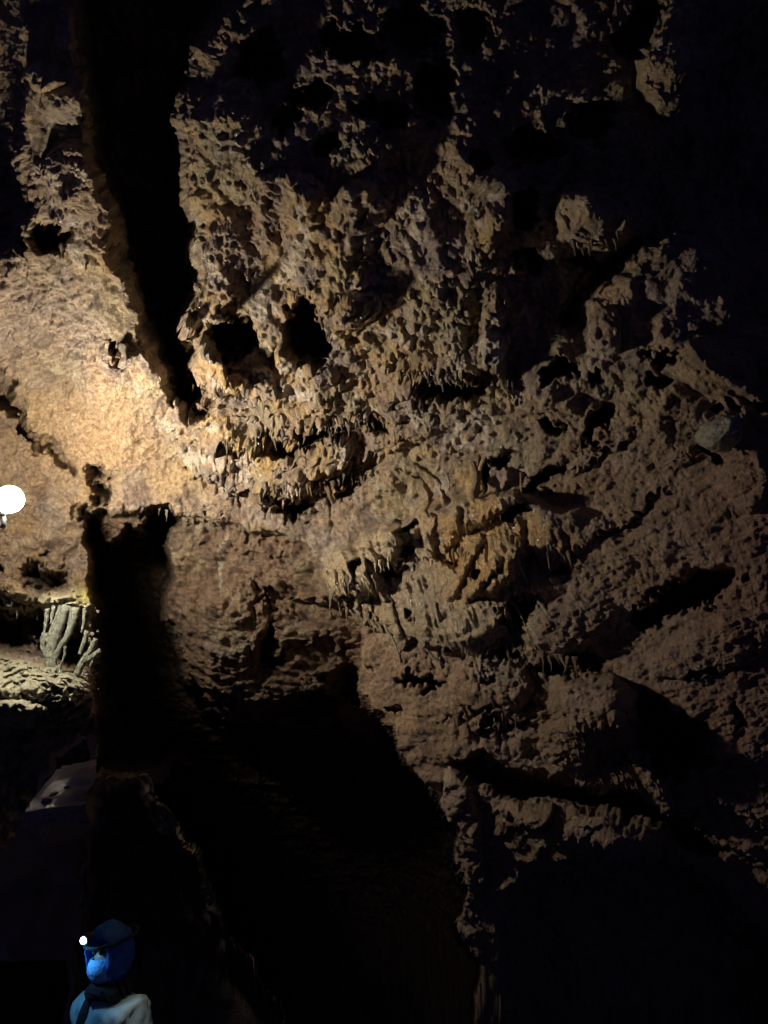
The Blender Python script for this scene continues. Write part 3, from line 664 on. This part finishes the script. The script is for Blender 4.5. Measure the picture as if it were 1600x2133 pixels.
# ------------------------------------------------------------------ single formations
def blob(name, px, py, d, rx, ry, rz, mat, seed, amp=.16, freq=2.2, facets=0., shape=None, parent=None, tilt=0., **props):
    bm = bmesh.new(); bmesh.ops.create_icosphere(bm, subdivisions=5, radius=1.0)
    co = np.array([v.co[:] for v in bm.verts]); nrm = co.copy()
    if shape is not None: co = shape(co)
    n_ = fbm((nrm + seed * 3.7).astype(np.float32), freq, 4, seed)
    co = co * (1 + amp * n_)[:, None]
    if facets:
        rs = np.random.RandomState(seed)
        for k in range(14):
            g = rs.normal(size=3); g /= np.linalg.norm(g); t = rs.uniform(.55, .85); dd = co @ g - t; co = co - np.outer(np.clip(dd, 0, None) * facets, g)
    co = co * np.array([rx, ry, rz])
    for v, c in zip(bm.verts, co): v.co = c
    me = bpy.data.meshes.new(name); bm.to_mesh(me); bm.free(); me.polygons.foreach_set('use_smooth', [True] * len(me.polygons)); me.materials.append(mat)
    o = bpy.data.objects.new(name, me); o.location = V(px, py, d); o.rotation_euler = (0, tilt, 0)
    return link(o, parent, **props)


fringe([(780, 1168), (800, 1172), (830, 1168)], 7, 12, 22, flow, [CREAM], (1.0, 1.6))
d_ = near_depth(1490, 905, 30)
blob('boulder', 1498, 908, d_ - .05, .095, .16, .095, rock_material('pale_green_stone', (.36, .33, .24), bump_s=1.0), 9, .16, 2.6, facets=.5, label='smooth pale green boulder wedged in the dim brown wall', category='boulder')
blob('calcite_nodule', 1362, 738, near_depth(1362, 738) + .02, .012, .012, .024, PALE, 12, .1, label='small white calcite nub in the dark slot near the boulder', category='calcite nodule')
blob('calcite_nodule', 1510, 660, near_depth(1500, 665, 20) + .05, .032, .03, .03, GREY, 14, .2, label='rounded grey nodule on the black edge of the upper hollow', category='calcite nodule')
blob('calcite_nodule', 412, 598, near_depth(436, 600, 10) + .02, .024, .024, .026, PALE, 15, .12, label='round cream nodule hanging over the long black cleft', category='calcite nodule')
strand('calcite_spike', [(345, 582), (372, 582), (405, 588)], 1.6, 4.0, ceiling, PALE)
# ropy columns left of the opening
colm = bpy.data.objects.new('flowstone_column', None); colm.location = V(130, 1420, 4.1)
link(colm, None, label='ropy pale green flowstone columns beside the black hole below the lamp', category='column'); bpy.context.view_layer.update()
dC = 4.22
for p, a_, b_ in [([(140, 1262), (126, 1300), (112, 1340), (106, 1375), (110, 1412)], 9, 11), ([(128, 1262), (116, 1296), (104, 1330), (99, 1370)], 6, 6), ([(98, 1268), (96, 1295), (92, 1318)], 5, 2.5), ([(158, 1265), (150, 1300), (138, 1330), (122, 1352), (112, 1380)], 8, 5),
                  ([(95, 1318), (90, 1345), (98, 1372)], 8, 5), ([(182, 1315), (172, 1345), (166, 1362)], 5, 3.5), ([(200, 1330), (190, 1352), (176, 1372), (162, 1400), (150, 1424)], 5, 8), ([(208, 1356), (196, 1364), (178, 1376)], 5, 6), ([(196, 1366), (188, 1390)], 4, 2),
                  ([(136, 1345), (134, 1365), (126, 1386)], 3, 2), ([(150, 1268), (146, 1290), (140, 1310)], 5, 2), ([(176, 1272), (174, 1300), (170, 1318)], 4, 2), ([(120, 1385), (124, 1405), (122, 1425)], 6, 7), ([(112, 1262), (108, 1285), (106, 1300)], 4, 2)]:
    q = smooth_path(p, 6); n = len(q)
    mesh_obj('strand', *tube([V(v[0] + rng.uniform(-.8, .8), v[1], dC - .03) for i, v in enumerate(q)], [(a_ + (b_ - a_) * i / (n - 1)) * rng.uniform(.85, 1.15) / FPX * dC for i in range(n)], 12, .13, int(p[0][0])), GREEN, colm)
for k in range(40):
    x = rng.uniform(165, 205); y = rng.choice([rng.uniform(1264, 1300), rng.uniform(1300, 1340), rng.uniform(1385, 1440)])
    r = rng.uniform(2, 4.5) / FPX * dC
    v_, f_ = sphere(r, V(x, y, min(near_depth(x, y, 4), dC + .25) - .004), 8, 6)
    v_ = [Vector(v) + Vector((rng.uniform(-.2, .2), rng.uniform(-.2, .2), rng.uniform(-.3, .3))) * r for v in v_]
    mesh_obj('nodule', v_, f_, GREY, colm)
# ------------------------------------------------------------------ floor, path and its loose stones
FM = rock_material('cave_floor_shade', (.045, .035, .03), .6, (.35, .75)); PM = rock_material('path_concrete', (.30, .24, .19), .8, (.55, .9), .2)  # floor colour taken near black, in place of shade


def zfloor(x, y):
    return np.interp(y, [-6, 3.2, 4.7, 6.0, 8.0, 16], [-2.95, -2.85, -2.72, -.92, -.22, -.1])


def zground(x, y):
    z = np.interp(y, [-6, 3.2, 4.9, 5.5, 20], [-2.95, -2.85, -2.80, -9.0, -11.0])
    return z + (-9.0 - z) * sstep(-1.0, .2, np.asarray(x))   # the ledge the person stands on; the drop is added to leave the ground dark


xs = np.linspace(-9, 7, 150); ys = np.linspace(-4, 15, 180); XX, YY = np.meshgrid(xs, ys); pts = np.stack([XX.ravel(), YY.ravel(), 0 * XX.ravel()], 1).astype(np.float32)
pts[:, 2] = zground(XX, YY).ravel() + .22 * fbm(pts, 1.2, 5, 500)
q = (np.arange(len(ys) - 1)[:, None] * len(xs) + np.arange(len(xs) - 1)[None, :]).ravel()
mesh_obj('cave_floor', pts, np.stack([q, q + 1, q + len(xs) + 1, q + len(xs)], 1).tolist(), FM, kind='structure', label='cave floor with shade put into its dark colour', category='floor')
py_ = np.linspace(7.0, 9.8, 60); px_ = np.linspace(0, 1, 14); pv = []
for y in py_:
    for t in px_:
        x = (-3.55 - .1 * (y - 6)) * (1 - t) + (-2.35 - .12 * (y - 6)) * t; pv.append((x, y, float(zfloor(x, y))))
pv = np.array(pv, np.float32); pv[:, 2] += .07 * fbm(pv, 2.2, 4, 520); pv[:, 0] += .12 * perlin(pv, 1.6, 521)
q = (np.arange(59)[:, None] * 14 + np.arange(13)[None, :]).ravel()
top_n = len(pv); rim = list(range(14)) + [14 * k + 13 for k in range(1, 60)] + [59 * 14 + k for k in range(12, -1, -1)] + [14 * k for k in range(58, 0, -1)]
low = pv[rim].copy(); low[:, 2] -= .15 + .1 * perlin(low, 2.0, 530); pv = np.concatenate([pv, low])          # the bank it runs on
from mathutils.bvhtree import BVHTree
path_tree = BVHTree.FromPolygons([tuple(map(float, v)) for v in pv[:top_n]], np.stack([q, q + 1, q + 15, q + 14], 1).tolist())
skirt = [(rim[k], top_n + k, top_n + (k + 1) % len(rim), rim[(k + 1) % len(rim)]) for k in range(len(rim))]
mesh_obj('path', pv, np.stack([q, q + 1, q + 15, q + 14], 1).tolist() + skirt, PM, kind='structure', label='pale trodden path climbing into the passage', category='path')

stone_mats = [rock_material('pale_stone', (.5, .47, .42)), GREY]
for k, (px, py, r, lab) in enumerate([(112, 1655, .034, 'middle-sized pale stone between the largest stone and the tiny pebble'), (96, 1668, .045, 'largest pale stone at the near edge of the lit path'), (140, 1640, .024, 'tiny pale pebble farthest along the lit path')]):
    hit = path_tree.ray_cast(Vector(CAM), (V(px, py, 1.0) - Vector(CAM)).normalized())[0]
    d = float((np.array(hit) - CAM) @ fwd) - .01 if hit is not None else 7.0
    blob('stone', px, py, d, r * 1.4, r, r * .8, stone_mats[0], 30 + k, .15, 1.5, facets=.7, label=lab, category='stone', group='stones on the path')

# a small guide lamp of the path, round the corner of the left wall: only the ground it lights is seen
gl = bpy.data.objects.new('path_lamp', None); gl.location = V(20, 1560, 8.2)
link(gl, None, label='small guide lamp beside the path inside the passage', category='lamp'); bpy.context.view_layer.update()
gp = Vector(gl.location)
mesh_obj('bulb', *sphere(.03, gp + Vector((0, 0, .55))), emit('guide_glow', (1.0, .82, .62), 300.0), gl)
mesh_obj('post', *tube([gp + Vector((0, 0, -.6)), gp + Vector((0, 0, .50)), gp + Vector((0, 0, .535))], [.02, .02, .032], 10), METAL, gl)

# ------------------------------------------------------------------ the person at the bottom
HEADP = V(234, 1985, 4.2); FEET = Vector((HEADP.x, HEADP.y, HEADP.z - 1.66)); ROT = math.radians(-28)
person = bpy.data.objects.new('person', None); person.location = FEET; person.rotation_euler = (0, 0, ROT)
link(person, None, label='person in a blue hood, mask and pale jacket with a lit headlamp', category='person'); bpy.context.view_layer.update()


def local(o, parent):
    col.objects.link(o); o.parent = parent; return o


def skin(name, verts, edges, radii, mat, parent, sub=2, root=0):
    me = bpy.data.meshes.new(name); me.from_pydata(verts, edges, []); me.update()
    o = local(bpy.data.objects.new(name, me), parent)
    o.modifiers.new('skin', 'SKIN')
    if not me.skin_vertices:
        bpy.context.view_layer.objects.active = o; bpy.ops.mesh.customdata_skin_add()
    for i, r in enumerate(radii):
        me.skin_vertices[0].data[i].radius = (r, r * .82) if np.isscalar(r) else r
        me.skin_vertices[0].data[i].use_root = (i == root)
    m = o.modifiers.new('sub', 'SUBSURF'); m.levels = sub; m.render_levels = sub
    dg = bpy.context.evaluated_depsgraph_get(); bpy.context.view_layer.update()
    me2 = bpy.data.meshes.new_from_object(o.evaluated_get(dg)); o.modifiers.clear(); o.data = me2
    me2.polygons.foreach_set('use_smooth', [True] * len(me2.polygons)); me2.materials.clear(); me2.materials.append(mat)
    return o


SKIN = plain('skin', (.45, .30, .22), .5, 0, .1); JACKET = plain('pale_jacket', (.36, .52, .52), .8, 0, .2, 14); TROUS = plain('dark_trousers', (.03, .035, .05), .8)
HOOD = plain('blue_hood', (.03, .14, .42), .75, 0, .2); MASK = plain('pale_blue_mask', (.22, .52, .85), .7, 0, .1, 50); SCARF = plain('black_scarf', (.01, .01, .012), .9); STRAPM = plain('dark_strap', (.02, .02, .025), .7)
# body: pelvis up to the crown, arms with fingers, legs
bv = [(0, 0, .95), (0, 0, 1.10), (0, 0, 1.27), (0, 0, 1.40), (0, -.01, 1.48), (0, -.025, 1.55), (0, -.03, 1.64), (0, -.02, 1.72)]
br = [(.15, .10), (.13, .09), (.15, .10), (.13, .09), .055, .065, (.078, .095), (.07, .085)]
be = [(i, i + 1) for i in range(7)]


def limb(start, pts, rad):
    i0 = start
    for p, r in zip(pts, rad):
        bv.append(p); br.append(r); be.append((i0, len(bv) - 1)); i0 = len(bv) - 1
    return i0


for s_ in (-1, 1):
    hand = limb(3, [(s_ * .17, 0, 1.38), (s_ * .22, .01, 1.10), (s_ * .19, -.18, 1.02 if s_ < 0 else 1.16), (s_ * .185, -.24, 1.01 if s_ < 0 else 1.19)], [.06, .045, .032, (.03, .016)])
    hx, hy, hz = bv[hand]
    for k in range(4):
        limb(hand, [(hx + (k - 1.5) * .02, hy - .045, hz - .004), (hx + (k - 1.5) * .022, hy - .085 + abs(k - 1.4) * .008, hz - .022)], [.0095, .008])
    limb(hand, [(hx - s_ * .035, hy - .012, hz), (hx - s_ * .05, hy - .045, hz - .008)], [.010, .008])
    limb(0, [(s_ * .10, 0, .88), (s_ * .11, -.01, .50), (s_ * .11, .01, .10), (s_ * .115, -.06, .04), (s_ * .12, -.14, .03)], [.085, .058, .04, .04, .03])
skin('body', bv, be, br, SKIN, person)
# clothes
jv = [(0, 0, .88), (0, 0, 1.10), (0, 0, 1.28), (0, 0, 1.41), (0, -.005, 1.46)]; je = [(0, 1), (1, 2), (2, 3), (3, 4)]; jr = [(.19, .14), (.175, .13), (.19, .14), (.165, .125), (.09, .08)]
for s_ in (-1, 1):
    i0 = 3
    for p, r in zip([(s_ * .18, 0, 1.385), (s_ * .235, .01, 1.10), (s_ * .195, -.17, 1.025 if s_ < 0 else 1.155)], [.082, .066, .052]):
        jv.append(p); jr.append(r); je.append((i0, len(jv) - 1)); i0 = len(jv) - 1
jk = skin('jacket', jv, je, jr, JACKET, person, 3)
co = np.array([v.co[:] for v in jk.data.vertices], np.float32); nn = np.array([v.normal[:] for v in jk.data.vertices])
fold = .026 * (1 - 2 * np.abs(perlin(co * np.array([1, 1, .5], np.float32) + .3 * co[:, [2, 0, 1]], 9, 700))) + .007 * perlin(co, 22, 701)
co = co + nn * fold[:, None]
jk.data.vertices.foreach_set('co', co.astype(np.float32).ravel()); jk.data.update()
skin('trousers', [(0, 0, .93), (-.10, 0, .86), (-.115, -.01, .5), (-.115, .01, .10), (.10, 0, .86), (.115, -.01, .5), (.115, .01, .10)], [(0, 1), (1, 2), (2, 3), (0, 4), (4, 5), (5, 6)], [(.17, .125), .105, .08, .065, .105, .08, .065], TROUS, person)


def shell(name, c, r, mat, keep, amp=.0, seed=0, parent=person, thick=.006):
    """a cloth shell round the head, kept where keep(unit) holds, with real thickness"""
    bm = bmesh.new(); bmesh.ops.create_uvsphere(bm, u_segments=40, v_segments=28, radius=1)
    kill = [f for f in bm.faces if not keep(f.calc_center_median())]
    bmesh.ops.delete(bm, geom=kill, context='FACES')
    co = np.array([v.co[:] for v in bm.verts], np.float32); n_ = fbm(co + seed, 2.4, 3, seed) * amp
    for v, k in zip(bm.verts, n_): v.co = Vector((v.co.x * r[0], v.co.y * r[1], v.co.z * r[2])) * (1 + float(k)) + Vector(c)
    me = bpy.data.meshes.new(name); bm.to_mesh(me); bm.free(); me.materials.append(mat); me.polygons.foreach_set('use_smooth', [True] * len(me.polygons))
    o = local(bpy.data.objects.new(name, me), parent); m = o.modifiers.new('thick', 'SOLIDIFY'); m.thickness = thick
    return o


hc = (0, -.035, 1.665)
shell('hood', (0, -.015, 1.665), (.125, .145, .165), HOOD, lambda u: (u.y > -.66 or u.z > .66) and u.z > -.9, .13, 71)
shell('face_mask', (0, -.045, 1.605), (.090, .108, .088), MASK, lambda u: u.y < .05 and u.z < .62 and u.z > -.97, .05, 72)
for s_ in (-1, 1):
    v_, f_ = sphere(.012, (s_ * .030, -.104, 1.69), 10, 8); me = bpy.data.meshes.new('eye'); me.from_pydata(v_, [], f_); me.materials.append(plain('eye_shaded', (.06, .06, .07), .2)); local(bpy.data.objects.new('eye', me), person)  # eyes coloured dark: the shadow over them is in the colour
v_, f_ = tube(smooth_path([(.1 * math.cos(a), .09 * math.sin(a) - .01, 1.485 + .012 * math.sin(3 * a)) for a in np.linspace(0, 2 * math.pi, 12)], 3), [.042] * 34, 10, .1)
me = bpy.data.meshes.new('scarf'); me.from_pydata([tuple(v) for v in v_], [], f_); me.materials.append(SCARF); local(bpy.data.objects.new('scarf', me), person)
v_, f_ = tube(smooth_path([(-.05, .10, 1.47), (-.075, 0, 1.50), (-.085, -.11, 1.40), (-.09, -.15, 1.25), (-.08, -.14, 1.05)], 5), [.028] * 21, 8)
me = bpy.data.meshes.new('strap'); me.from_pydata([tuple(v) for v in v_], [], f_); me.materials.append(STRAPM); local(bpy.data.objects.new('strap', me), person)
# headlamp: strap, housing, lens and its light
hl = bpy.data.objects.new('headlamp', None); local(hl, person); hl.location = (-.03, -.165, 1.775)
v_, f_ = tube([(0, .035, .0), (0, -.005, -.004), (0, -.012, -.005)], [.030, .034, .028], 14); me = bpy.data.meshes.new('housing'); me.from_pydata([tuple(v) for v in v_], [], f_); me.materials.append(METAL); local(bpy.data.objects.new('housing', me), hl)
v_, f_ = sphere(.024, (0, -.016, -.004), 16, 10); v_ = [(a, -.016 + (b + .016) * .5, c * .8) for a, b, c in v_]
me = bpy.data.meshes.new('lens'); me.from_pydata(v_, [], f_); me.materials.append(emit('headlamp_glow', (.30, .72, 1.0), 25.0)); local(bpy.data.objects.new('lens', me), hl)
v_, f_ = tube(smooth_path([(.135 * math.cos(a) + .03, .155 * math.sin(a) + .16, -.03 + .02 * math.sin(a)) for a in np.linspace(-math.pi / 2, 1.5 * math.pi, 13)], 3), [.010] * 37, 6); me = bpy.data.meshes.new('band'); me.from_pydata([tuple(v) for v in v_], [], f_); me.materials.append(STRAPM); local(bpy.data.objects.new('band', me), hl)
pl = bpy.data.lights.new('headlamp_light', 'SPOT'); pl.spot_size = math.radians(105); pl.spot_blend = .7; pl.energy = 2.4; pl.color = (.14, .50, 1.0); pl.shadow_soft_size = .02
po = bpy.data.objects.new('headlamp_light', pl); local(po, hl); po.location = (-.05, -.10, .0); po.rotation_euler = Vector((.3, .55, -1.0)).to_track_quat('-Z', 'Y').to_euler()


# rock that closes the side passage behind the path
bxs = np.linspace(-500, 330, 70); bys = np.linspace(1150, 2000, 70); BX, BY = np.meshgrid(bxs, bys)
bp0 = unproj(BX.ravel(), BY.ravel(), 11.5 + .0 * BX.ravel()).astype(np.float32)
bp0 = bp0 + np.outer(.5 * fbm(bp0, .8, 5, 810), [0, -1, 0])
q = (np.arange(69)[:, None] * 70 + np.arange(69)[None, :]).ravel()
mesh_obj('rock_face', bp0, np.stack([q, q + 1, q + 71, q + 70], 1).tolist(), BROWN, wall_back)
